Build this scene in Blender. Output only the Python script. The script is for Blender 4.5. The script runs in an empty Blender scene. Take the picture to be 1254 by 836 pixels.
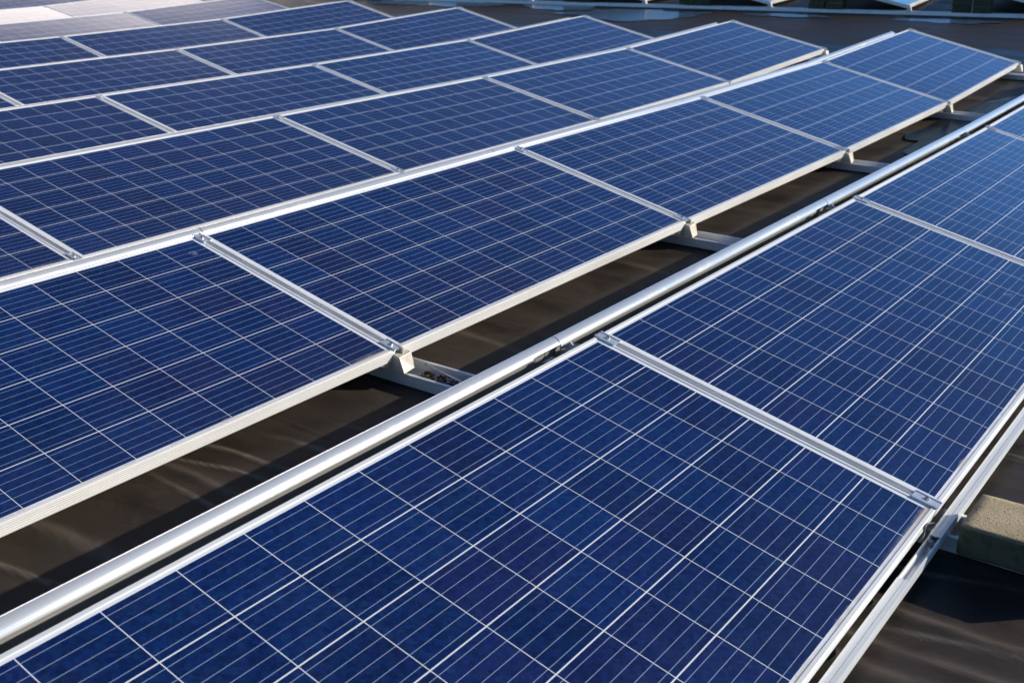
import bpy, bmesh, math, random
from mathutils import Vector, Matrix
random.seed(7)
C = bpy.data.collections.new('scene'); bpy.context.scene.collection.children.link(C)
scn = bpy.context.scene

# ------------------------------------------------------------------ geometry constants (metres)
TILT = 0.22163
PITCH = 1.71540          # row spacing along Y
STEP = 1.97632           # panel spacing along X (rows run along X)
LEN, WID, FH = 1.956, 0.992, 0.040
HY, HZ = WID*math.cos(TILT), WID*math.sin(TILT)
ROWDX = [.0325, .0240, -.0006, -.0066, -.0029, -.0182, -.0282]
ROWDY = [-.0013, .0061, .0008, -.0035, -.0057, -.0037, .0074]
ROWDZ = [-.0082, .0057, .0175, -.0134, -.0057, .0026, .0015]
ROWDT = [.0098, .0080, -.0090, -.0080, -.0030, .0020, 0]
ROOF = -0.112            # roof below the low panel edge
FX0 = 3.15               # near end of the neighbouring array
FY0 = 3.68

def lift(x):
    """gentle undulation of the roof along X"""
    pts = [(-14, .0142), (-9.88, .0142), (-7.905, .0068), (-5.93, .0042), (-3.953, 0), (-1.976, .0162), (0, .0894), (3, .200), (7, .32), (14, .40)]
    if x <= pts[0][0]: return pts[0][1]
    for (a, za), (b, zb) in zip(pts, pts[1:]):
        if x <= b: return za+(zb-za)*(x-a)/(b-a)
    return pts[-1][1]
def rv(L, k): return L[k] if k < len(L) else 0.0
def rt(k): return TILT+rv(ROWDT, k)
def jx(k, j): return (j-4)*STEP + rv(ROWDX, k)      # joint j of row k (4 = aisle end)

# ------------------------------------------------------------------ materials
def newmat(name):
    m = bpy.data.materials.new(name); m.use_nodes = True
    nt = m.node_tree; nt.nodes.clear()
    out = nt.nodes.new('ShaderNodeOutputMaterial'); b = nt.nodes.new('ShaderNodeBsdfPrincipled')
    nt.links.new(b.outputs[0], out.inputs[0])
    return m, nt, b
class N:
    def __init__(s, nt): s.nt = nt
    def node(s, t, **kw):
        n = s.nt.nodes.new(t)
        for k, v in kw.items(): setattr(n, k, v)
        return n
    def put(s, sock, v):
        if isinstance(v, bpy.types.NodeSocket): s.nt.links.new(v, sock)
        elif isinstance(v, (tuple, list)) and len(v) == 3 and sock.type == 'RGBA': sock.default_value = (*v, 1)
        else: sock.default_value = v
    def math(s, op, a, b=None, c=None, clamp=False):
        n = s.node('ShaderNodeMath', operation=op, use_clamp=clamp); s.put(n.inputs[0], a)
        if b is not None: s.put(n.inputs[1], b)
        if c is not None: s.put(n.inputs[2], c)
        return n.outputs[0]
    def mix(s, f, a, b):
        n = s.node('ShaderNodeMix', data_type='RGBA'); s.put(n.inputs[0], f); s.put(n.inputs[6], a); s.put(n.inputs[7], b)
        return n.outputs[2]
    def ramp(s, f, a, b, lo=0., hi=1.):
        n = s.node('ShaderNodeMapRange', interpolation_type='SMOOTHSTEP'); s.put(n.inputs[0], f)
        n.inputs[1].default_value = a; n.inputs[2].default_value = b; n.inputs[3].default_value = lo; n.inputs[4].default_value = hi
        return n.outputs[0]
    def noise(s, vec, scale, detail=4, rough=.55, dist=0.):
        n = s.node('ShaderNodeTexNoise'); s.put(n.inputs['Vector'], vec); n.inputs['Scale'].default_value = scale
        n.inputs['Detail'].default_value = detail; n.inputs['Roughness'].default_value = rough; n.inputs['Distortion'].default_value = dist
        return n.outputs[0]
    def mapping(s, vec, loc=(0,0,0), sc=(1,1,1), rot=(0,0,0)):
        n = s.node('ShaderNodeMapping'); s.put(n.inputs[0], vec)
        n.inputs[1].default_value = loc; n.inputs[2].default_value = rot; n.inputs[3].default_value = sc
        return n.outputs[0]
    def bump(s, h, strength, dist, normal=None):
        n = s.node('ShaderNodeBump'); s.put(n.inputs['Height'], h); n.inputs['Strength'].default_value = strength
        n.inputs['Distance'].default_value = dist
        if normal is not None: s.put(n.inputs['Normal'], normal)
        return n.outputs[0]

def metal(name, col, met, rough, streak=(1,1,1), dirt=.35, dirtcol=(.20,.16,.11), dscale=9, bump=.0):
    m, nt, b = newmat(name); q = N(nt)
    geo = q.node('ShaderNodeNewGeometry'); P = geo.outputs['Position']
    n1 = q.noise(q.mapping(P, sc=streak), 30, 5, .6)
    n2 = q.noise(P, dscale, 6, .65)
    n3 = q.noise(P, dscale*14, 3, .6)
    c = q.mix(q.ramp(n1, .3, .7), tuple(v*.86 for v in col), col)
    d = q.math('MULTIPLY', q.ramp(q.math('ADD', n2, q.math('MULTIPLY', q.math('SUBTRACT', n3, .5), .35)), .52, .78), dirt)
    c = q.mix(d, c, dirtcol)
    q.put(b.inputs['Base Color'], c)
    q.put(b.inputs['Metallic'], q.math('MULTIPLY', q.math('SUBTRACT', 1., d), met))
    q.put(b.inputs['Roughness'], q.math('ADD', q.ramp(n1, .25, .75, rough-.05, rough+.07), q.math('MULTIPLY', d, .4)))
    if bump: q.put(b.inputs['Normal'], q.bump(n1, bump, .002))
    return m
M = {}
M['frame'] = metal('anodised frame', (.82,.81,.775), .15, .40, (.06,.3,.4), .20, (.50,.43,.33), 5)
M['deflector'] = metal('rolled aluminium sheet', (.76,.76,.745), .52, .17, (.02,1,1), .26, (.50,.46,.40), 7, .35)
M['rail'] = metal('mill finish aluminium', (.74,.745,.74), .40, .36, (1,.06,1), .40, (.25,.21,.16), 11)
M['railx'] = metal('mill finish aluminium lengthwise', (.84,.84,.83), .30, .38, (.06,1,1), .25, (.45,.42,.36), 8)
M['clampm'] = metal('clamp aluminium', (.82,.84,.85), .6, .30, (1,1,1), .25, (.3,.26,.2), 25)
M['bracket'] = metal('weathered bracket sheet', (.62,.57,.49), .35, .5, (1,1,1), .55, (.36,.28,.16), 25)
M['bolt'] = metal('steel bolt', (.30,.30,.31), .9, .4, (1,1,1), .6, (.10,.07,.05), 60)
M['back'] = metal('white backsheet', (.62,.62,.61), 0., .6, (1,1,1), .3, (.3,.27,.22), 8)

def make_cells():
    m, nt, b = newmat('polycrystalline cells under glass'); q = N(nt)
    tc = q.node('ShaderNodeTexCoord'); sep = q.node('ShaderNodeSeparateXYZ'); nt.links.new(tc.outputs['Object'], sep.inputs[0])
    oi = q.node('ShaderNodeObjectInfo'); rnd = oi.outputs['Random']
    geo = q.node('ShaderNodeNewGeometry')
    x, y = sep.outputs[0], sep.outputs[1]
    PI_ = .159
    u = q.math('ADD', x, (12*PI_-.003)/2); v = q.math('SUBTRACT', y, (WID-(6*PI_-.003))/2)
    ui = q.math('FLOOR', q.math('DIVIDE', u, PI_)); vi = q.math('FLOOR', q.math('DIVIDE', v, PI_))
    fu = q.math('SUBTRACT', u, q.math('MULTIPLY', ui, PI_)); fv = q.math('SUBTRACT', v, q.math('MULTIPLY', vi, PI_))
    inside = q.math('MULTIPLY', q.math('MULTIPLY', q.math('GREATER_THAN', u, 0.), q.math('LESS_THAN', u, 12*PI_-.003)),
                    q.math('MULTIPLY', q.math('GREATER_THAN', v, 0.), q.math('LESS_THAN', v, 6*PI_-.003)))
    cell = q.math('MULTIPLY', q.math('LESS_THAN', fu, .1572), q.math('LESS_THAN', fv, .1560))
    cell = q.math('MULTIPLY', cell, inside)
    # five busbars per cell, running the long way
    bb = q.math('MODULO', q.math('ADD', fv, .0), .0312)
    bus = q.math('LESS_THAN', q.math('ABSOLUTE', q.math('SUBTRACT', bb, .0156)), .00060)
    # crystal grain
    off = q.node('ShaderNodeVectorMath', operation='ADD'); nt.links.new(tc.outputs['Object'], off.inputs[0])
    comb = q.node('ShaderNodeCombineXYZ'); q.put(comb.inputs[2], q.math('MULTIPLY', rnd, 37.)); q.put(comb.inputs[0], q.math('MULTIPLY', q.math('FLOOR', q.math('MULTIPLY', rnd, 17.)), 3.1))
    nt.links.new(comb.outputs[0], off.inputs[1]); V = off.outputs[0]
    def voro(sc):
        n = q.node('ShaderNodeTexVoronoi'); nt.links.new(V, n.inputs['Vector']); n.inputs['Scale'].default_value = sc
        s = q.node('ShaderNodeSeparateXYZ'); nt.links.new(n.outputs['Color'], s.inputs[0]); return s.outputs[0], s.outputs[1]
    g1, g2 = voro(85); g3, g4 = voro(210)
    grain = q.math('ADD', q.math('MULTIPLY', g1, .6), q.math('MULTIPLY', g3, .4))
    cid = q.node('ShaderNodeCombineXYZ'); q.put(cid.inputs[0], ui); q.put(cid.inputs[1], vi); q.put(cid.inputs[2], q.math('MULTIPLY', rnd, 91.))
    wn = q.node('ShaderNodeTexWhiteNoise', noise_dimensions='3D'); nt.links.new(cid.outputs[0], wn.inputs['Vector'])
    big = q.noise(V, 1.7, 3, .5)
    ws = q.node('ShaderNodeSeparateXYZ'); nt.links.new(wn.outputs['Color'], ws.inputs[0])
    col = q.mix(ws.outputs[0], (.0028,.0195,.092), (.0085,.0130,.066))
    col = q.mix(q.ramp(big, .35, .65), col, (.0030,.0200,.094))
    br = q.math('ADD', q.math('MULTIPLY', grain, .72), q.math('MULTIPLY', ws.outputs[1], .34)); br = q.math('ADD', br, .46)
    col = q.mix(q.math('MULTIPLY', rnd, .35), col, (.0080,.0140,.070))
    hs = q.node('ShaderNodeHueSaturation'); q.put(hs.inputs['Value'], br); q.put(hs.inputs['Color'], col)
    q.put(hs.inputs[0], q.math('ADD', .492, q.math('MULTIPLY', g2, .018)))
    col = hs.outputs[0]
    # slight darkening of cell edge
    col = q.mix(bus, col, (.30,.36,.50))
    col = q.mix(cell, (.76,.76,.77), col)
    # dust: haze, a band along the low frame, spots
    n1 = q.noise(V, 7, 6, .7); n2 = q.noise(V, 60, 4, .7)
    band = q.ramp(q.math('ADD', y, q.math('MULTIPLY', q.math('SUBTRACT', n1, .5), .05)), .010, .022, .55, 0.)
    endb = q.math('MULTIPLY', q.ramp(q.math('ADD', x, q.math('MULTIPLY', q.math('SUBTRACT', n1, .5), .10)), .55, .97, 0., .85), q.ramp(q.math('ADD', y, q.math('MULTIPLY', q.math('SUBTRACT', n1, .5), .04)), .011, .032, 1., 0.))
    haze = q.math('ADD', q.math('MULTIPLY', q.ramp(q.math('MULTIPLY', n1, n2), .16, .42), .014), q.ramp(y, 0., .35, .012, .002))
    sp = q.node('ShaderNodeTexVoronoi'); nt.links.new(V, sp.inputs['Vector']); sp.inputs['Scale'].default_value = 3.1
    ss = q.node('ShaderNodeSeparateXYZ'); nt.links.new(sp.outputs['Color'], ss.inputs[0])
    rad = q.math('MULTIPLY', q.math('POWER', ss.outputs[0], 5.), .085)
    spot = q.math('MULTIPLY', q.math('LESS_THAN', q.math('ADD', sp.outputs['Distance'], q.math('MULTIPLY', q.math('SUBTRACT', n2, .5), .04)), rad), q.ramp(n2, .40, .62, 0., .26))
    sp2 = q.node('ShaderNodeTexVoronoi'); nt.links.new(V, sp2.inputs['Vector']); sp2.inputs['Scale'].default_value = 15
    s2 = q.node('ShaderNodeSeparateXYZ'); nt.links.new(sp2.outputs['Color'], s2.inputs[0])
    speck = q.math('MULTIPLY', q.math('LESS_THAN', sp2.outputs['Distance'], .028), q.math('GREATER_THAN', s2.outputs[0], .80))
    speck = q.math('MULTIPLY', speck, .32)
    dust = q.math('MAXIMUM', q.math('ADD', haze, q.math('MAXIMUM', band, endb)), q.math('MAXIMUM', spot, speck), clamp=True)
    col = q.mix(dust, col, q.mix(q.ramp(q.math('MAXIMUM', band, endb), .1, .5), (.42,.45,.52), (.40,.32,.235)))
    q.put(b.inputs['Base Color'], col)
    b.inputs['IOR'].default_value = 1.52
    q.put(b.inputs['Roughness'], q.math('ADD', .075, q.math('MULTIPLY', dust, .5)))
    q.put(b.inputs['Specular Tint'], (.78,.90,1.0))
    q.put(b.inputs['Normal'], q.bump(q.noise(V, 4, 2, .5), .06, .01))
    return m
M['cells'] = make_cells()

def make_roof():
    m, nt, b = newmat('weathered bitumen roof membrane'); q = N(nt)
    geo = q.node('ShaderNodeNewGeometry'); P = geo.outputs['Position']
    a = q.noise(P, .9, 5, .6); c = q.noise(q.mapping(P, sc=(2.0,.8,1)), 2.2, 5, .55, .5); d = q.noise(P, 260, 2, .6); e = q.noise(q.mapping(P, sc=(1,.55,1), rot=(0,0,.12)), 9, 8, .66, .8)
    col = q.mix(q.ramp(c, .3, .7), (.025,.0190,.0165), (.060,.0460,.0375))
    col = q.mix(q.ramp(e, .56, .85, 0., .6), col, (.105,.083,.068))
    col = q.mix(q.ramp(a, .52, .7, 0., .35), col, (.058,.050,.037))
    col = q.mix(q.ramp(d, .62, .75, 0., .25), col, (.17,.15,.13))
    # pale grit specks
    v = q.node('ShaderNodeTexVoronoi'); nt.links.new(P, v.inputs['Vector']); v.inputs['Scale'].default_value = 26
    vs = q.node('ShaderNodeSeparateXYZ'); nt.links.new(v.outputs['Color'], vs.inputs[0])
    g = q.math('MULTIPLY', q.math('LESS_THAN', v.outputs['Distance'], .035), q.math('GREATER_THAN', vs.outputs[0], .80))
    col = q.mix(q.math('MULTIPLY', g, .7), col, (.38,.35,.31))
    att = q.node('ShaderNodeAttribute', attribute_name='crease')
    col = q.mix(q.math('MULTIPLY', att.outputs['Fac'], q.ramp(e, .35, .60, .15, .8)), col, (.24,.20,.155))
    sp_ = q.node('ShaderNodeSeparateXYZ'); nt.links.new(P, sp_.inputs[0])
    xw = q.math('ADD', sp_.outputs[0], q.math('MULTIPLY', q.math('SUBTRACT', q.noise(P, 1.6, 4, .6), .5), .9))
    dark_patch = q.math('MULTIPLY', q.ramp(xw, -.5, -.1), q.ramp(xw, 1.30, 1.42, 1., 0.))  # near-black, slightly smoother band with wavy edges beyond the row ends
    col = q.mix(dark_patch, col, (.0045,.0048,.0075))
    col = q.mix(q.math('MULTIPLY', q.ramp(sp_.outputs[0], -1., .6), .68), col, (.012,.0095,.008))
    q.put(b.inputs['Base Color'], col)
    q.put(b.inputs['Roughness'], q.math('SUBTRACT', q.ramp(c, .3, .7, .46, .62), q.math('MULTIPLY', dark_patch, .12)))
    b.inputs['Specular IOR Level'].default_value = .14
    n = q.bump(q.noise(q.mapping(P, sc=(1.3,.6,1)), 3.2, 5, .55, 1.0), .28, .02)
    n = q.bump(d, .25, .002, n)
    q.put(b.inputs['Normal'], n)
    return m
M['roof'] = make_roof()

def make_water(spec=.5, rough=.06, nm='shallow rain water on bitumen'):
    m, nt, b = newmat(nm); q = N(nt)
    geo = q.node('ShaderNodeNewGeometry'); P = geo.outputs['Position']
    q.put(b.inputs['Base Color'], (.012,.014,.018)); b.inputs['Roughness'].default_value = rough; b.inputs['IOR'].default_value = 1.33; b.inputs['Specular IOR Level'].default_value = spec
    q.put(b.inputs['Normal'], q.bump(q.noise(q.mapping(P, sc=(1,.5,1)), 22, 4, .6, 1.), .8, .008))
    return m
M['water'] = make_water()
M['dark_patch'] = make_water(.07, .14, 'thin film of water on bitumen')

def make_concrete():
    m, nt, b = newmat('weathered concrete paver'); q = N(nt)
    tc = q.node('ShaderNodeTexCoord'); P = tc.outputs['Object']; geo = q.node('ShaderNodeNewGeometry')
    nz = q.node('ShaderNodeSeparateXYZ'); nt.links.new(geo.outputs['Normal'], nz.inputs[0])
    n1 = q.noise(P, 190, 3, .7); n2 = q.noise(P, 14, 5, .6); n3 = q.noise(P, 38, 5, .7)
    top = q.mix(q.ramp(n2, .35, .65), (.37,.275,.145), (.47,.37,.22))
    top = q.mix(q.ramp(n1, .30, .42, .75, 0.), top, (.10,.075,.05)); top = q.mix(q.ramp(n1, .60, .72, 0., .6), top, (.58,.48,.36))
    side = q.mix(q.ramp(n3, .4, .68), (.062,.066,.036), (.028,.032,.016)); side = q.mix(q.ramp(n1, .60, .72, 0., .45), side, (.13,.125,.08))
    v = q.node('ShaderNodeTexVoronoi'); nt.links.new(P, v.inputs['Vector']); v.inputs['Scale'].default_value = 85
    vs = q.node('ShaderNodeSeparateXYZ'); nt.links.new(v.outputs['Color'], vs.inputs[0])
    pit = q.math('MULTIPLY', q.math('LESS_THAN', v.outputs['Distance'], .22), q.math('GREATER_THAN', vs.outputs[0], .62))
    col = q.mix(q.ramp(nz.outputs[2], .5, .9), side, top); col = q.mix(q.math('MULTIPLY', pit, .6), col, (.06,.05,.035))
    q.put(b.inputs['Base Color'], col); b.inputs['Roughness'].default_value = .9
    h = q.math('SUBTRACT', n1, q.math('MULTIPLY', pit, 1.2))
    q.put(b.inputs['Normal'], q.bump(h, .8, .004)); return m
M['concrete'] = make_concrete()
def simple(name, col, rough, sc=40):
    m, nt, b = newmat(name); q = N(nt); tc = q.node('ShaderNodeTexCoord')
    n = q.noise(tc.outputs['Object'], sc, 5, .65)
    q.put(b.inputs['Base Color'], q.mix(q.ramp(n, .3, .7), tuple(v*.5 for v in col), tuple(v*1.3 for v in col))); b.inputs['Roughness'].default_value = rough; return m
M['litter'] = simple('wet leaf litter', (.095,.062,.040), .8)
M['cable'] = simple('black cable', (.02,.02,.022), .45)

# ------------------------------------------------------------------ mesh helpers
def mesh_obj(name, verts, faces, mat, parent=None, smooth=False):
    me = bpy.data.meshes.new(name); me.from_pydata([tuple(v) for v in verts], [], faces)
    me.materials.append(mat)
    bm = bmesh.new(); bm.from_mesh(me); bmesh.ops.recalc_face_normals(bm, faces=bm.faces); bm.to_mesh(me); bm.free()
    if smooth:
        for p in me.polygons: p.use_smooth = True
    o = bpy.data.objects.new(name, me); C.objects.link(o)
    if parent: o.parent = parent
    return o
def empty(name, loc=(0,0,0), rot=(0,0,0)):
    o = bpy.data.objects.new(name, None); o.empty_display_size = .1; C.objects.link(o); o.location = loc; o.rotation_euler = rot; return o
def tag(o, label=None, cat=None, group=None, kind=None):
    if label: o['label'] = label
    if cat: o['category'] = cat
    if group: o['group'] = group
    if kind: o['kind'] = kind
    return o
def copy_tree(o, parent=None):
    c = o.copy(); C.objects.link(c); c.parent = parent
    for ch in list(o.children): copy_tree(ch, c)
    return c
class MB:
    def __init__(s): s.v = []; s.f = []
    def add(s, vs, fs):
        n = len(s.v); s.v += [tuple(v) for v in vs]; s.f += [tuple(i+n for i in f) for f in fs]
    def box(s, x0, x1, y0, y1, z0, z1):
        s.add([(x0,y0,z0),(x1,y0,z0),(x1,y1,z0),(x0,y1,z0),(x0,y0,z1),(x1,y0,z1),(x1,y1,z1),(x0,y1,z1)],
              [(0,3,2,1),(4,5,6,7),(0,1,5,4),(1,2,6,5),(2,3,7,6),(3,0,4,7)])
    def extrude(s, prof, axis, a, b, closed=True, n=1):
        """prof: 2-D points; axis 'x' -> points are (y,z); axis 'y' -> points are (x,z)"""
        k = len(prof); vs = []
        for i in range(n+1):
            t = a+(b-a)*i/n
            vs += [(t, p[0], p[1]) if axis == 'x' else (p[0], t, p[1]) for p in prof]
        fs = []
        for i in range(n):
            for j in range(k if closed else k-1):
                j2 = (j+1) % k; fs.append((i*k+j, i*k+j2, (i+1)*k+j2, (i+1)*k+j))
        if closed: fs += [tuple(range(k)), tuple(n*k+i for i in reversed(range(k)))]
        s.add(vs, fs)
    def hexhead(s, x, y, z, r, h, n=6):
        vs = [(x+r*math.cos(2*math.pi*i/n), y+r*math.sin(2*math.pi*i/n), z) for i in range(n)]
        vs += [(p[0]*.9+x*.1, p[1]*.9+y*.1, z+h) for p in vs]
        s.add(vs, [tuple((i, (i+1) % n, n+(i+1) % n, n+i)) for i in range(n)] + [tuple(range(n, 2*n)), tuple(reversed(range(n)))])
    def build(s, name, mat, parent=None, smooth=False): return mesh_obj(name, s.v, s.f, mat, parent, smooth)
def bevel(o, w, seg=2):
    md = o.modifiers.new('bevel', 'BEVEL'); md.width = w; md.segments = seg; md.limit_method = 'ANGLE'; md.angle_limit = .6

# ------------------------------------------------------------------ solar panel
def make_panel():
    root = empty('solar_panel')
    # frame: one moulding profile (inset, z) mitred round the rectangle
    prof = [(.0110,-.0045),(.0110,-.0004),(.0100,0),(.0014,0),(.0003,-.0008),(0,-.0022)]
    z = -.0022
    for i in range(5):                                   # ribs down the outer face
        z0 = -.0040-i*.0070
        prof += [(0, z0-.0002), (.0022, z0-.0010), (.0022, z0-.0022), (0, z0-.0030)]
    prof += [(0,-FH+.0005),(.0005,-FH),(.030,-FH),(.030,-FH+.002),(.0022,-FH+.002),(.0022,-.0062),(.0110,-.0062)]
    k = len(prof); vs = []; fs = []
    hx = LEN/2
    for (sx, y0, sy) in ((-1,0,1),(1,0,1),(1,WID,-1),(-1,WID,-1)):
        for (u, zz) in prof: vs.append((sx*(hx-u), y0+sy*u, zz))
    for c in range(4):
        c2 = (c+1) % 4
        for j in range(k):
            j2 = (j+1) % k; fs.append((c*k+j, c*k+j2, c2*k+j2, c2*k+j))
    fr = mesh_obj('frame', vs, fs, M['frame'], root)
    a = .0108; g = MB(); nx, ny = 24, 12
    X = [-hx+a+(LEN-2*a)*i/nx for i in range(nx+1)]; Y = [a+(WID-2*a)*i/ny for i in range(ny+1)]
    vs = [(x, y, -.0022) for y in Y for x in X]
    fs = [(j*(nx+1)+i, j*(nx+1)+i+1, (j+1)*(nx+1)+i+1, (j+1)*(nx+1)+i) for j in range(ny) for i in range(nx)]
    g = mesh_obj('glass', vs, fs, M['cells'], root)
    b = MB(); b.box(-hx+.0026, hx-.0026, .0026, WID-.0026, -.0090, -.0066); b.build('backsheet', M['back'], root)
    jb = MB(); jb.box(-.07, .07, WID-.16, WID-.06, -.030, -.0092); jb.build('junction_box', M['cable'], root)
    return root

ORD = ['front','second','third','fourth','fifth','sixth','seventh','eighth','ninth','tenth','eleventh']
NTH = ['first','second','third','fourth','fifth','sixth','seventh','eighth']
proto = make_panel()
used = [False]
TW = {6: -1.8, 7: -3.2, 8: -1.8, 9: -2.4}
SPAN = {0: range(-2, 4), 1: range(-1, 4), 2: range(-1, 4), 3: range(0, 4), 4: range(0, 4), 5: range(1, 4), 6: range(1, 4), 7: range(2, 4), 8: range(2, 4), 9: range(2, 4), 10: range(3, 4)}
FRONT = {-2: 'blue solar panel at the bottom left corner of the front row',
         -1: 'large blue solar panel in the foreground, beside the extra aluminium rail',
         0: 'front row blue solar panel just behind the foreground one, concrete block beside its corner',
         1: 'front row blue solar panel at the right edge, beyond the second joint',
         2: 'front row blue solar panel farthest back, by the right border',
         3: 'last front row blue solar panel at the aisle end'}
def place_panel(xa, xb, y, za, zb, tilt, label, group):
    p = copy_tree(proto) if used[0] else proto
    used[0] = True
    p.location = ((xa+xb)/2, y, (za+zb)/2)
    p.rotation_euler = (tilt, -math.atan2(zb-za, xb-xa), 0)
    tag(p, label, 'solar panel', group); return p
for k, js in SPAN.items():
    y = k*PITCH+rv(ROWDY, k)
    for j in js:
        za = lift(jx(k, j))+rv(ROWDZ, k); zb = lift(jx(k, j+1))+rv(ROWDZ, k)
        jit = random.uniform(-.12, .12) if k > 0 else 0
        tw = math.radians(TW.get(k, 0)+jit)
        # turn about the high edge so the ridge line of the row stays straight
        T0 = rt(k); dy = WID*math.cos(T0)-WID*math.cos(T0+tw); dz = WID*math.sin(T0)-WID*math.sin(T0+tw)
        n = 3-j
        if k == 0: lab = FRONT[j]
        else:
            look = 'blue'
            if k == 6: look = 'pinkish grey glaring' if j < 3 else 'dull violet blue'
            if k == 7: look = 'white glaring'
            if k > 7: look = 'pale grey glaring'
            lab = '%s solar panel in the %s row, %s from the aisle end' % (look, ORD[k], NTH[n])
        place_panel(jx(k, j), jx(k, j+1), y+dy, za+dz, zb+dz, T0+tw, lab, 'solar panels in rows on the roof')

# ------------------------------------------------------------------ clamp strips in the gaps between panels
def make_strip():
    r = empty('clamp_strip')
    m = MB(); w = .0105
    m.extrude([(-w,-.045),(w,-.045),(w,.0016),(w-.0036,.0028),(w-.0052,.0016),(w-.0056,-.012),(-w+.0056,-.012),(-w+.0052,.0016),(-w+.0036,.0028),(-w,.0016)], 'y', .045, WID-.045)
    m.build('channel', M['rail'], r)
    for yc, s in ((.030, 1), (WID-.030, -1)):
        c = MB()
        c.extrude([(-.019,.0016),(-.019,.0046),(-.013,.0052),(-.011,.0030),(.011,.0030),(.013,.0052),(.019,.0046),(.019,.0016)], 'y', yc-.033, yc+.033)
        co = c.build('clamp', M['clampm'], r)
        b = MB(); b.hexhead(0, yc, .0031, .0065, .006); b.hexhead(0, yc, .0088, .0032, .002, 8)
        b.build('bolt', M['bolt'], co)
    return r
sp = make_strip(); first = True
for k, js in SPAN.items():
    y = k*PITCH+rv(ROWDY, k)
    for j in list(js)[1:]+([4] if k < 6 else []):
        s = sp if first else copy_tree(sp); first = False
        x = jx(k, j) + (.0 if j < 4 else .0115)
        tw = math.radians(TW.get(k, 0))
        T0 = rt(k)
        s.location = (x, y+WID*(math.cos(T0)-math.cos(T0+tw)), lift(x)+rv(ROWDZ, k)+WID*(math.sin(T0)-math.sin(T0+tw))); s.rotation_euler = (T0+tw, 0, 0)
        n = 3-j
        if j == 4: lab = 'aluminium end clamp strip closing the aisle end of the %s row' % ORD[k]
        elif k == 0: lab = {-1: 'aluminium clamp strip at the lower left of the front row', 0: 'aluminium clamp strip ending at the corner beside the concrete block', 1: 'aluminium clamp strip of the front row reaching the right border', 2: 'farthest aluminium clamp strip of the front row, top right', 3: 'front row clamp strip before the last panel'}[j]
        else: lab = 'aluminium clamp strip in the %s row between its %s and %s panels from the aisle' % (ORD[k], NTH[n], NTH[n+1])
        tag(s, lab, 'clamp strip', 'clamp strips between neighbouring panels')

# ------------------------------------------------------------------ wind deflectors behind the high edges
DP = [(.0925,-.0400),(.0880,-.0385),(.0845,-.0350),(.0850,-.0325),(.0868,-.0285),(.0895,-.0235),(.0935,-.0185),(.0985,-.0142),(.1045,-.0115),(.1110,-.0105),(.1170,-.0120),(.1220,-.0160),(.1255,-.0225),(.1280,-.0310),(.134,-.055)]
def deflector(name, x0, x1, y0, zf, drop, notch_at_end=True, lead=None):
    """bent sheet along X: lip, rolled top, steep back leaning down to the roof"""
    me_v = []; me_f = []
    n = 10
    prof = DP + [(.215, -drop)]
    k = len(prof)
    cut = x1-.13
    xs = [x0+(cut-x0)*i/n for i in range(n+1)] + [x1]
    for i, x in enumerate(xs):
        for (a, z) in prof: me_v.append((x, y0+a, zf(x)+z))
    for i in range(len(xs)-1):
        lo = 0 if (i < n or not notch_at_end) else 4
        for j in range(lo, k-1): me_f.append((i*k+j, i*k+j+1, (i+1)*k+j+1, (i+1)*k+j))
    o = mesh_obj(name, me_v, me_f, M['deflector'], None, True)
    return o
for k in SPAN:
    yh = k*PITCH+rv(ROWDY, k)+WID*math.cos(rt(k)); RH = WID*math.sin(rt(k))
    js = list(SPAN[k])
    zf = lambda x, k=k, RH=RH: lift(x)+RH+rv(ROWDZ, k)
    for j in js:
        xa = jx(k, j)-.062; xb = jx(k, j+1)-.062
        if k == 1 and j == 0: xa += .16
        if k == 1 and j == -1: xb += .16
        if j == 3: xb = jx(k, 4)-.11
        o = deflector('wind_deflector', xa, xb-.0035, yh, zf, HZ+.115, j != 3 and k == 0)
        n = 3-j
        if k == 0: lab = {-2: 'aluminium wind deflector at the bottom left border', -1: 'aluminium wind deflector with the bright sun glint, behind the foreground panel', 0: 'aluminium wind deflector behind the front row panel by the concrete block', 1: 'aluminium wind deflector behind the front row, right, above the roof gap', 2: 'aluminium wind deflector behind the front row at the top right border', 3: 'aluminium wind deflector at the aisle end of the front row'}[j]
        else: lab = 'aluminium wind deflector behind the %s row, %s from the aisle end' % (ORD[k], NTH[n])
        tag(o, lab, 'wind deflector', 'wind deflectors behind the panel rows')

# ------------------------------------------------------------------ base rails across the rows, low brackets, rear supports
def rail_y(x, y0, y1, zfun, label, ymark=0):
    r = empty('base_rail', (x, 0, 0)); z0 = zfun(x)
    tag(r, label, 'base rail', 'base rails crossing under the rows')
    for nm, a in (('flange', -.011), ('flange', .105)):
        m = MB(); m.extrude([(a,z0+.002),(a+.014,z0+.002),(a+.014,z0+.040),(a+.0125,z0+.0415),(a+.0015,z0+.0415),(a,z0+.040)], 'y', y0, y1, n=8)
        m.build(nm, M['rail'], r)
    m = MB(); m.extrude([(.003,z0+.004),(.105,z0+.004),(.105,z0+.0065),(.062,z0+.0065),(.060,z0+.010),(.050,z0+.010),(.048,z0+.0065),(.003,z0+.0065)], 'y', y0, y1, n=4)
    m.build('tray', M['rail'], r); return r
RX = {}
RL = ['left edge', 'corner with the concrete block and the nearest bracket', 'second joint', 'third joint', 'fourth joint', 'aisle end']
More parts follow.
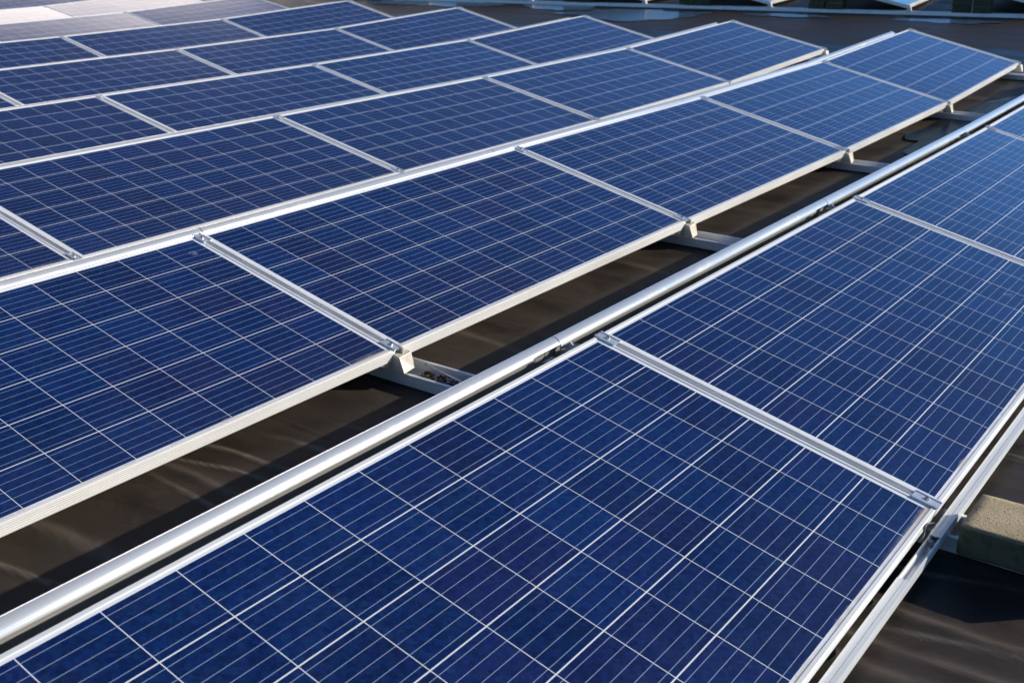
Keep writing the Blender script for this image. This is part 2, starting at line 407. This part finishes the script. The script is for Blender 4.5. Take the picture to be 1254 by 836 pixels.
for j in range(-1, 5):
    x = (j-4)*STEP-.003+(.03 if j < 4 else -.115)
    RX[j] = x
    lab = {-1: 'aluminium base rail under the leftmost joints, mostly hidden', 0: 'nearest aluminium base rail, carrying the concrete block', 1: 'aluminium base rail crossing the roof gap at its middle', 2: 'aluminium base rail crossing the roof gap toward the upper right', 3: 'aluminium base rail crossing the roof gap near the right border, small', 4: 'aluminium base rail at the aisle end of the rows'}[j]
    rail_y(x, -1.6, 16.5, lambda q: lift(q)+ROOF, lab)

def make_bracket():
    r = empty('low_bracket')
    m = MB()
    # folded sheet: sloping front plate with side cheeks
    w = .030
    pts = [(-w,-.010,.0),(w,-.010,.0),(w,-.034,-.012),(-w,-.034,-.012),(-w*1.0,-.040,-.050),(w*.5,-.040,-.050),(w,-.034,-.050)]
    t = .003
    m.add([(-w,.004,-.012),(w,.004,-.012),(w,-.020,-.016),(-w,-.020,-.020),(-w,-.040,-.071),(w,-.032,-.071),(w,.030,-.071),(-w,.030,-.071)],
          [(0,1,2,3),(3,2,5,4),(0,3,4,7),(1,6,5,2),(0,7,6,1),(4,5,6,7)])
    o = m.build('plate', M['bracket'], r); bevel(o, .0015)
    m = MB(); m.box(-.004,.004,-.012,.002,-.030,.004); m.build('hook', M['bracket'], r)
    b = MB(); b.hexhead(w+.016, -.004, -.062, .008, .008); b.build('bolt', M['bolt'], r)
    return r
bk = make_bracket(); first = True
for k in (1, 2, 3):
    for j in range(-1, 5):
        if k > 1 and j < 4: continue
        o = bk if first else copy_tree(bk); first = False
        x = jx(k, j) + (.012 if j < 4 else .0)
        o.location = (x, k*PITCH+rv(ROWDY, k)-.001, lift(x)+rv(ROWDZ, k))
        pos = ['at the left border', 'at the nearest joint', 'at the second nearest joint', 'at the third nearest joint', 'at the fourth joint', 'at the aisle end corner'][j+1]
        tag(o, 'pale folded bracket under the low edge of the %s row %s' % (ORD[k], pos), 'bracket', 'brackets under the low panel edges')

def make_support():
    r = empty('rear_support')
    m = MB(); h = HZ+.068
    m.extrude([(.006,-.042),(.060,-.070),(.110,-.030),(.128,-.040),(.140,-h),(.0,-h),(.0,-.048)], 'x', -.0015, .0015)
    m.box(-.0015, .030, .0, .150, -h-.003, -h)
    m.build('post', M['railx'], r)
    t = MB(); t.add([(-.135,.03,-.052),(-.085,.03,-.052),(-.085,.10,-.064),(-.135,.10,-.064)], [(0,1,2,3)])
    t.add([(-.035,-.02,-.0415),(.03,-.02,-.0415),(.03,.05,-.056),(-.035,.05,-.056),(-.035,.105,-.060),(.03,.105,-.060)], [(0,1,2,3),(3,2,5,4)])
    o = t.build('top_plate', M['clampm'], r); md = o.modifiers.new('s','SOLIDIFY'); md.thickness = .002
    return r
su = make_support(); first = True
for k in (0, 1):
    for j in range(-1, 5):
        o = su if first else copy_tree(su); first = False
        x = jx(k, j)-(.0 if j < 4 else .03)
        o.location = (x, k*PITCH+rv(ROWDY, k)+WID*math.cos(rt(k)), lift(x)+rv(ROWDZ, k)+WID*math.sin(rt(k)))
        pos = ['at the left border', 'at the nearest joint', 'at the second nearest joint', 'at the third nearest joint', 'at the fourth joint', 'at the aisle end'][j+1]
        tag(o, 'aluminium rear support behind the high edge of the %s row %s' % (ORD[k], pos), 'rear support', 'rear supports under the high panel edges')

# ------------------------------------------------------------------ extra lengthwise rail in front of the first row
fr = empty('edge_rail', (-8, -.0208, 0))
tag(fr, 'long white aluminium rail running beside the low edge of the front row', 'edge rail')
def xr_seg(prof, x0, x1, n):
    vs = []; fs = []; k = len(prof)
    for i in range(n+1):
        x = x0+(x1-x0)*i/n
        for (a, z) in prof: vs.append((x+8, a, lift(x)-.0120+z))
    for i in range(n):
        for j in range(k): fs.append((i*k+j, i*k+(j+1) % k, (i+1)*k+(j+1) % k, (i+1)*k+j))
    fs += [tuple(range(k)), tuple(n*k+i for i in reversed(range(k)))]
    return vs, fs
a, h = .0145, -.040
U = [(-a,-.0600),(a,-.0600),(a,h),(a-.0035,h+.0008),(a-.006,h-.001),(a-.007,-.0565),(-a+.007,-.0565),(-a+.006,h-.001),(-a+.0035,h+.0008),(-a,h)]
vs, fs = xr_seg(U, -12, .0, 24); mesh_obj('channel', vs, fs, M['railx'], fr)
for (x0, x1) in ((-12, -8.17), (-7.945, .0)):
    cov = [(-a+.0004,h+.0014),(-.004,h+.0018),(-.003,h+.0006),(.001,h+.0006),(.008,h+.0014),(a-.0004,h+.0014),(a-.0004,h+.0034),(.008,h+.0036),(.0015,h+.0028),(-.0025,h+.0028),(-.004,h+.0042),(-a+.0004,h+.0036)]
    vs, fs = xr_seg(cov, x0, x1, 12 if x1 > -7 else 8); mesh_obj('cover_strip', vs, fs, M['railx'], fr)
b = MB(); zb = lift(-8)-.0120+h-.004
b.hexhead(-7.985+8, .0, zb, .012, .004, 16); b.hexhead(-7.985+8, .0, zb+.004, .0085, .010); b.build('bolt', M['bolt'], fr)

# small black cable clip at that corner
cl = MB()
for i in range(14):
    t0, t1 = i/14, (i+1)/14
    def pt(t): return Vector((-8.03+.11*t, -.006-.004*math.sin(t*9), lift(-8)-.030+.016*math.sin(t*3.1)))
    p0, p1 = pt(t0), pt(t1); r_ = .0028
    cl.add([p0+Vector((0,r_*math.cos(q_*math.pi/3),r_*math.sin(q_*math.pi/3))) for q_ in range(6)]+[p1+Vector((0,r_*math.cos(q_*math.pi/3),r_*math.sin(q_*math.pi/3))) for q_ in range(6)],
           [(q_, (q_+1) % 6, 6+(q_+1) % 6, 6+q_) for q_ in range(6)])
tag(cl.build('cable', M['cable'], None, True), 'short black cable at the corner between front row frame and edge rail', 'cable')

# ------------------------------------------------------------------ concrete blocks
def block(x0, x1, y0, y1, z0, z1, label, group=None, rot=0):
    cx, cy, cz = (x0+x1)/2, (y0+y1)/2, (z0+z1)/2
    bm = bmesh.new(); bmesh.ops.create_cube(bm, size=1)
    for v in bm.verts: v.co = Vector((v.co.x*(x1-x0), v.co.y*(y1-y0), v.co.z*(z1-z0)))
    bmesh.ops.bevel(bm, geom=bm.edges[:], offset=.0035, segments=2, affect='EDGES')
    bmesh.ops.subdivide_edges(bm, edges=[e for e in bm.edges if e.calc_length() > .03], cuts=12, use_grid_fill=True)
    for v in bm.verts: v.co += Vector([random.uniform(-.0005,.0005) for _ in range(3)])
    me = bpy.data.meshes.new('concrete_block'); bm.to_mesh(me); bm.free(); me.materials.append(M['concrete'])
    for p in me.polygons: p.use_smooth = True
    o = bpy.data.objects.new('concrete_block', me); C.objects.link(o); o.location = (cx, cy, cz); o.rotation_euler.z = rot
    tag(o, label, 'concrete block', group); return o
zr = lift(-7.9)+ROOF+.0420
block(-7.960, -7.770, -.378, -.074, zr, zr+.076, 'single tan concrete block with mossy sides on the nearest base rail', 'concrete ballast blocks')

def rod(name, a, b, r, mat, lab, cat, group=None):
    a, b = Vector(a), Vector(b); d = (b-a).normalized(); u = d.orthogonal().normalized(); v = d.cross(u); m = MB()
    m.add([p+u*r*math.cos(t*math.pi/4)+v*r*math.sin(t*math.pi/4) for p in (a, b) for t in range(8)], [(t, (t+1) % 8, 8+(t+1) % 8, 8+t) for t in range(8)]+[tuple(range(8)), tuple(range(15, 7, -1))])
    return tag(m.build(name, mat, None, True), lab, cat, group)
rod('tie_wire', (-7.80, PITCH-.035, lift(-7.9)+ROOF+.050), (-7.835, PITCH-.40, lift(-7.9)+ROOF+.014), .0022, M['clampm'], 'thin steel tie wire slanting over the tray of the nearest base rail', 'wire')

# leaf litter in the tray beside the nearest bracket
bm = bmesh.new()
for i in range(330):
    x = random.uniform(-7.858, -7.785); y = PITCH+random.uniform(-.26, -.03); z = lift(-7.9)+ROOF+.009+random.uniform(0,.010)*min(1, (x+7.858)/.03)
    s = random.uniform(.002, .008)
    r0 = bmesh.ops.create_icosphere(bm, subdivisions=1, radius=s, matrix=Matrix.Translation((x, y, z)) @ Matrix.Rotation(random.random()*3, 4, 'Z') @ Matrix.Diagonal((1, random.uniform(.4,1), random.uniform(.25,.6), 1)))
me = bpy.data.meshes.new('leaf_litter'); bm.to_mesh(me); bm.free(); me.materials.append(M['litter'])
o = bpy.data.objects.new('leaf_litter', me); C.objects.link(o); tag(o, 'dark wet leaf litter in the tray by the nearest low bracket', 'leaf litter', kind='stuff')

# ------------------------------------------------------------------ neighbouring array across the aisle
FA = .146                                   # the neighbouring array stands slightly turned
EX = Vector((math.cos(FA), math.sin(FA), 0)); EY = Vector((-math.sin(FA), math.cos(FA), 0))
F0 = Vector((3.85, 3.92, 0))
def far(a, b, dz=0):
    p = F0+EX*a+EY*b; p.z = lift(F0.x-.146*b)+dz; return p
for i in range(-1, 6):
    b0 = (i-1)*PITCH
    where = ['first','second','third','fourth','fifth','sixth','seventh'][i+1]
    for n in range(2):
        p = copy_tree(proto); p.location = far((n+.5)*STEP, b0); p.rotation_euler = (TILT, 0, FA)
        tag(p, '%s solar panel across the aisle, %s row from the right border' % (['near end','farther'][n], where), 'solar panel', 'solar panels of the array across the aisle')
    o = deflector('wind_deflector', .06, 2*STEP, 0, lambda x: 0, HZ+.112, False)
    o.location = far(0, b0+HY, HZ); o.rotation_euler = (0, 0, FA)
    tag(o, 'aluminium wind deflector across the aisle, %s row from the right border' % where, 'wind deflector', 'wind deflectors across the aisle')
    q_ = copy_tree(su); q_.location = far(.05, b0+HY, HZ); q_.rotation_euler = (0, 0, FA); tag(q_, 'pale rear support post across the aisle, %s row from the right border' % where, 'rear support', 'rear supports across the aisle')
    q_ = copy_tree(bk); q_.location = far(.01, b0); q_.rotation_euler = (0, 0, FA); tag(q_, 'pale low corner bracket across the aisle, %s row from the right border' % where, 'bracket', 'brackets across the aisle')
    for c_ in range(2):
        for h_ in range(2):
            b_ = b0-.50-c_*.225+random.uniform(-.012, .012)
            p = far(.07+random.uniform(-.012, .012), b_-.105); z0 = p.z+ROOF+.043+h_*.0815
            block(p.x-.10, p.x+.10, p.y-.105, p.y+.105, z0, z0+.08, '%s %s mossy block across the aisle, %s row from the right border' % (['lower','upper'][h_], ['left','right'][c_], where), 'ballast blocks across the aisle', FA+random.uniform(-.04, .04))
r = rail_y(0, -5.0, 14, lambda q: 0, 'long aluminium base rail across the aisle, along the top of the picture')
p = far(-.01, 0, ROOF); r.location = p; r.rotation_euler = (-math.atan(.146*.037), 0, FA); r['group'] = 'base rails across the aisle'

# ------------------------------------------------------------------ roof sheet
def axis(segs):
    out = [segs[0][0]]
    for a, b, st in segs:
        n = max(1, round((b-a)/st)); out += [a+(b-a)*i/n for i in range(1, n+1)]
    return out
from mathutils import noise as mn
XS = axis([(-60,-12,6),(-12,-10.2,.1),(-10.2,-6.6,.0095),(-6.6,-3.2,.022),(-3.2,4,.06),(4,12,.4),(12,80,6)])
YS = axis([(-60,-4,6),(-4,-1.2,.15),(-1.2,2.3,.018),(2.3,14,.12),(14,24,.4),(24,90,6)])
CR = []                      # creases: roughly along Y, wandering in X: (x, y0, y1, height, width)
random.seed(21)
for i in range(46):       # sharp narrow creases
    CR.append((random.uniform(-10.0, -5.5), random.uniform(-1.2, 1.5), 0, random.uniform(.003, .006), random.uniform(.006, .011), random.uniform(-.7, .7), random.uniform(0, 9)))
    CR[-1] = (*CR[-1][:2], CR[-1][1]+random.uniform(.15, .6), *CR[-1][3:])
for i in range(58):
    x = random.uniform(-10.2, 3); y0 = random.uniform(-1.6, 1.6)
    CR.append((x, y0, y0+random.uniform(.25, 1.3), random.choice([-1,1,1])*random.uniform(.0025, .007), random.uniform(.010, .030), random.uniform(-.35, .35), random.uniform(0, 9)))
CR += [(-9.16, 1.15, 1.95, .008, .008, -.45, 1.), (-8.83, 1.1, 1.75, .008, .009, .25, 3.), (-8.52, 1.3, 1.9, .007, .009, -.2, 6.), (-8.72, 1.3, 1.9, .007, .018, .1, 4.), (-8.15, -1.2, .3, .009, .022, -.12, 2.), (-8.42, -1.2, .4, .010, .030, -.05, 5.), (-8.28, -1.2, .3, -.006, .02, -.08, 7.),
       (-8.70, -1.2, .3, .008, .04, -.1, 8.)]
def roofz(x, y):
    z = lift(x)+ROOF; cr = 0.
    if -12 < x < 6 and -4 < y < 20:
        # no displacement under the rails
        z += -.004+.006*mn.noise(Vector((x*1.1, y*.9, 0)))+.004*mn.noise(Vector((x*4.1, y*1.3, 3.)))+.0018*mn.noise(Vector((x*15, y*4, 5.)))
        if y < 3.2:
            for (cx_, y0, y1, h_, w_, sl, ph) in CR:
                if y0-.15 < y < y1+.15 and abs(x-cx_) < .6:
                    c0 = cx_+sl*(y-y0)*.4+.012*mn.noise(Vector((y*5, ph, 0)))+.03*mn.noise(Vector((y*1.4, ph, 2)))
                    env = min(1, max(0, (y-y0+.15)/.3))*min(1, max(0, (y1+.15-y)/.3))
                    g = math.exp(-((x-c0)/w_)**2)*env
                    z += h_*g; cr = max(cr, g*(1. if w_ < .012 else .35))
        # lapped seams between sheets
        s = (x+8.345-.02*y) % 1.05
        z += .003*(1-min(1, s/.012)) if s < .012 else 0
    elif x >= 6 or x <= -12 or y >= 20: z -= .004
    return z, cr
vs = []; crs = []
for y in YS:
    for x in XS:
        z, c_ = roofz(x, y); vs.append((x, y, z)); crs.append(c_)
nx = len(XS)
fs = [(j*nx+i, j*nx+i+1, (j+1)*nx+i+1, (j+1)*nx+i) for j in range(len(YS)-1) for i in range(nx-1)]
me = bpy.data.meshes.new('roof'); me.from_pydata(vs, [], fs); me.materials.append(M['roof'])
at = me.attributes.new('crease', 'FLOAT', 'POINT'); at.data.foreach_set('value', crs)
for p in me.polygons: p.use_smooth = True
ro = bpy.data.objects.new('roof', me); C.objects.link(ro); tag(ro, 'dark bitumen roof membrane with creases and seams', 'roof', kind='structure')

# puddles
def puddle(cx, cy, rx, ry, seed, label, rot=0., mat='water'):
    n = 64; vs = [(0, 0, 0)]; rings = 4
    for r_ in range(1, rings+1):
        for i in range(n):
            a_ = 2*math.pi*i/n
            k_ = (1+.55*mn.noise(Vector((math.cos(a_)*1.4, math.sin(a_)*1.4, seed)))+.28*mn.noise(Vector((math.cos(a_)*4, math.sin(a_)*4, seed+5))))*r_/rings
            X_, Y_ = rx*k_*math.cos(a_), ry*k_*math.sin(a_)
            vs.append((X_*math.cos(rot)-Y_*math.sin(rot), X_*math.sin(rot)+Y_*math.cos(rot), 0))
    vs = [(v[0], v[1], lift(cx+v[0])+ROOF+.0035) for v in vs]
    fs = [(0, 1+i, 1+(i+1) % n) for i in range(n)]
    for r_ in range(rings-1):
        for i in range(n): fs.append((1+r_*n+i, 1+(r_+1)*n+i, 1+(r_+1)*n+(i+1) % n, 1+r_*n+(i+1) % n))
    o = mesh_obj('puddle', vs, fs, M[mat], None, True); o.location = (cx, cy, 0)
    tag(o, label, 'puddle', kind='structure')
puddle(3.42, 3.35, .20, .60, 1., 'puddle on the roof before the far rail, at the right', .146)
puddle(3.22, 5.15, .16, .50, 2., 'puddle on the roof before the far rail, middle', .146)
puddle(2.45, 7.1, .65, .80, 3., 'large rippled puddle in the aisle before the far rail', .3)
puddle(2.85, 8.3, .30, .60, 4., 'narrow puddle in the aisle left of the large one', .146)
puddle(2.6, 10.3, .38, .95, 5., 'puddle in the aisle, farthest to the left', .146)
puddle(-1.9, 1.43, 1.35, .26, 6., 'wet patch in the roof gap near the right border', -.05, 'dark_patch')
puddle(-4.6, 1.33, 1.0, .20, 7., 'wet patch in the roof gap behind the front row', 0, 'dark_patch')

# ------------------------------------------------------------------ sky and sun
SUN = Vector((.62, -.68, .39)).normalized()
el = math.asin(SUN.z); rot = math.atan2(SUN.x, SUN.y)
w = bpy.data.worlds.new('World'); scn.world = w; w.use_nodes = True; nt = w.node_tree; q = N(nt)
bg = nt.nodes['Background']; sky = q.node('ShaderNodeTexSky', sky_type='NISHITA'); sky.sun_disc = False
sky.sun_elevation = el; sky.sun_rotation = rot; sky.air_density = 1.0; sky.dust_density = .6; sky.ozone_density = 1.5; sky.altitude = 50
tc = q.node('ShaderNodeTexCoord'); D = tc.outputs['Generated']; s = q.node('ShaderNodeSeparateXYZ'); nt.links.new(D, s.inputs[0])
az = q.math('ARCTAN2', s.outputs[1], s.outputs[0]); elv = q.math('ARCSINE', s.outputs[2])
nn = q.math('MULTIPLY', q.math('SUBTRACT', q.noise(D, 5, 5, .6), .5), .10)
R = math.radians
m1 = q.ramp(q.math('ADD', az, q.math('MULTIPLY', nn, .5)), R(42), R(51)); m2 = q.ramp(q.math('ADD', elv, q.math('MULTIPLY', nn, .25)), R(26.3), R(19))
m3 = q.ramp(az, R(100), R(130), 1., 0.)
cloud = q.math('MULTIPLY', q.math('MULTIPLY', m1, m2), m3)
vm = q.node('ShaderNodeVectorMath', operation='MULTIPLY'); nt.links.new(sky.outputs[0], vm.inputs[0]); q.put(vm.inputs[1], q.mix(q.ramp(s.outputs[2], .12, .60), (.88, 1.62, 2.65), (.50, .82, 1.25)))
mixn = q.mix(cloud, vm.outputs[0], (50., 44., 41.))
nt.links.new(mixn, bg.inputs[0]); bg.inputs[1].default_value = .074
ld = bpy.data.lights.new('sun', 'SUN'); ld.energy = 5.0; ld.angle = math.radians(.53); ld.color = (1.0, .925, .80)
so = bpy.data.objects.new('sun', ld); C.objects.link(so); so.rotation_euler = (-SUN).to_track_quat('-Z', 'Y').to_euler()

# ------------------------------------------------------------------ camera
cp = (-10.3798, -.5872, 1.3387); yaw, pit, roll, f = .63680, .36750, -.0067, 1372.79
fw = Vector((math.cos(yaw)*math.cos(pit), math.sin(yaw)*math.cos(pit), -math.sin(pit)))
r_ = Vector((math.sin(yaw), -math.cos(yaw), 0)); u_ = r_.cross(fw)
r2 = r_*math.cos(roll)+u_*math.sin(roll); u2 = -r_*math.sin(roll)+u_*math.cos(roll)
cd = bpy.data.cameras.new('camera'); cam = bpy.data.objects.new('camera', cd); C.objects.link(cam)
mat = Matrix((r2, u2, -fw)).transposed().to_4x4(); mat.translation = Vector(cp); cam.matrix_world = mat
cd.sensor_width = 36; cd.lens = f/1254*36; cd.clip_end = 500; cd.clip_start = .05
cd.dof.use_dof = True; cd.dof.focus_distance = 3.0; cd.dof.aperture_fstop = 7.0
scn.camera = cam
scn.view_settings.view_transform = 'Standard'; scn.view_settings.look = 'None'; scn.view_settings.exposure = 0
scn.render.engine = 'CYCLES'
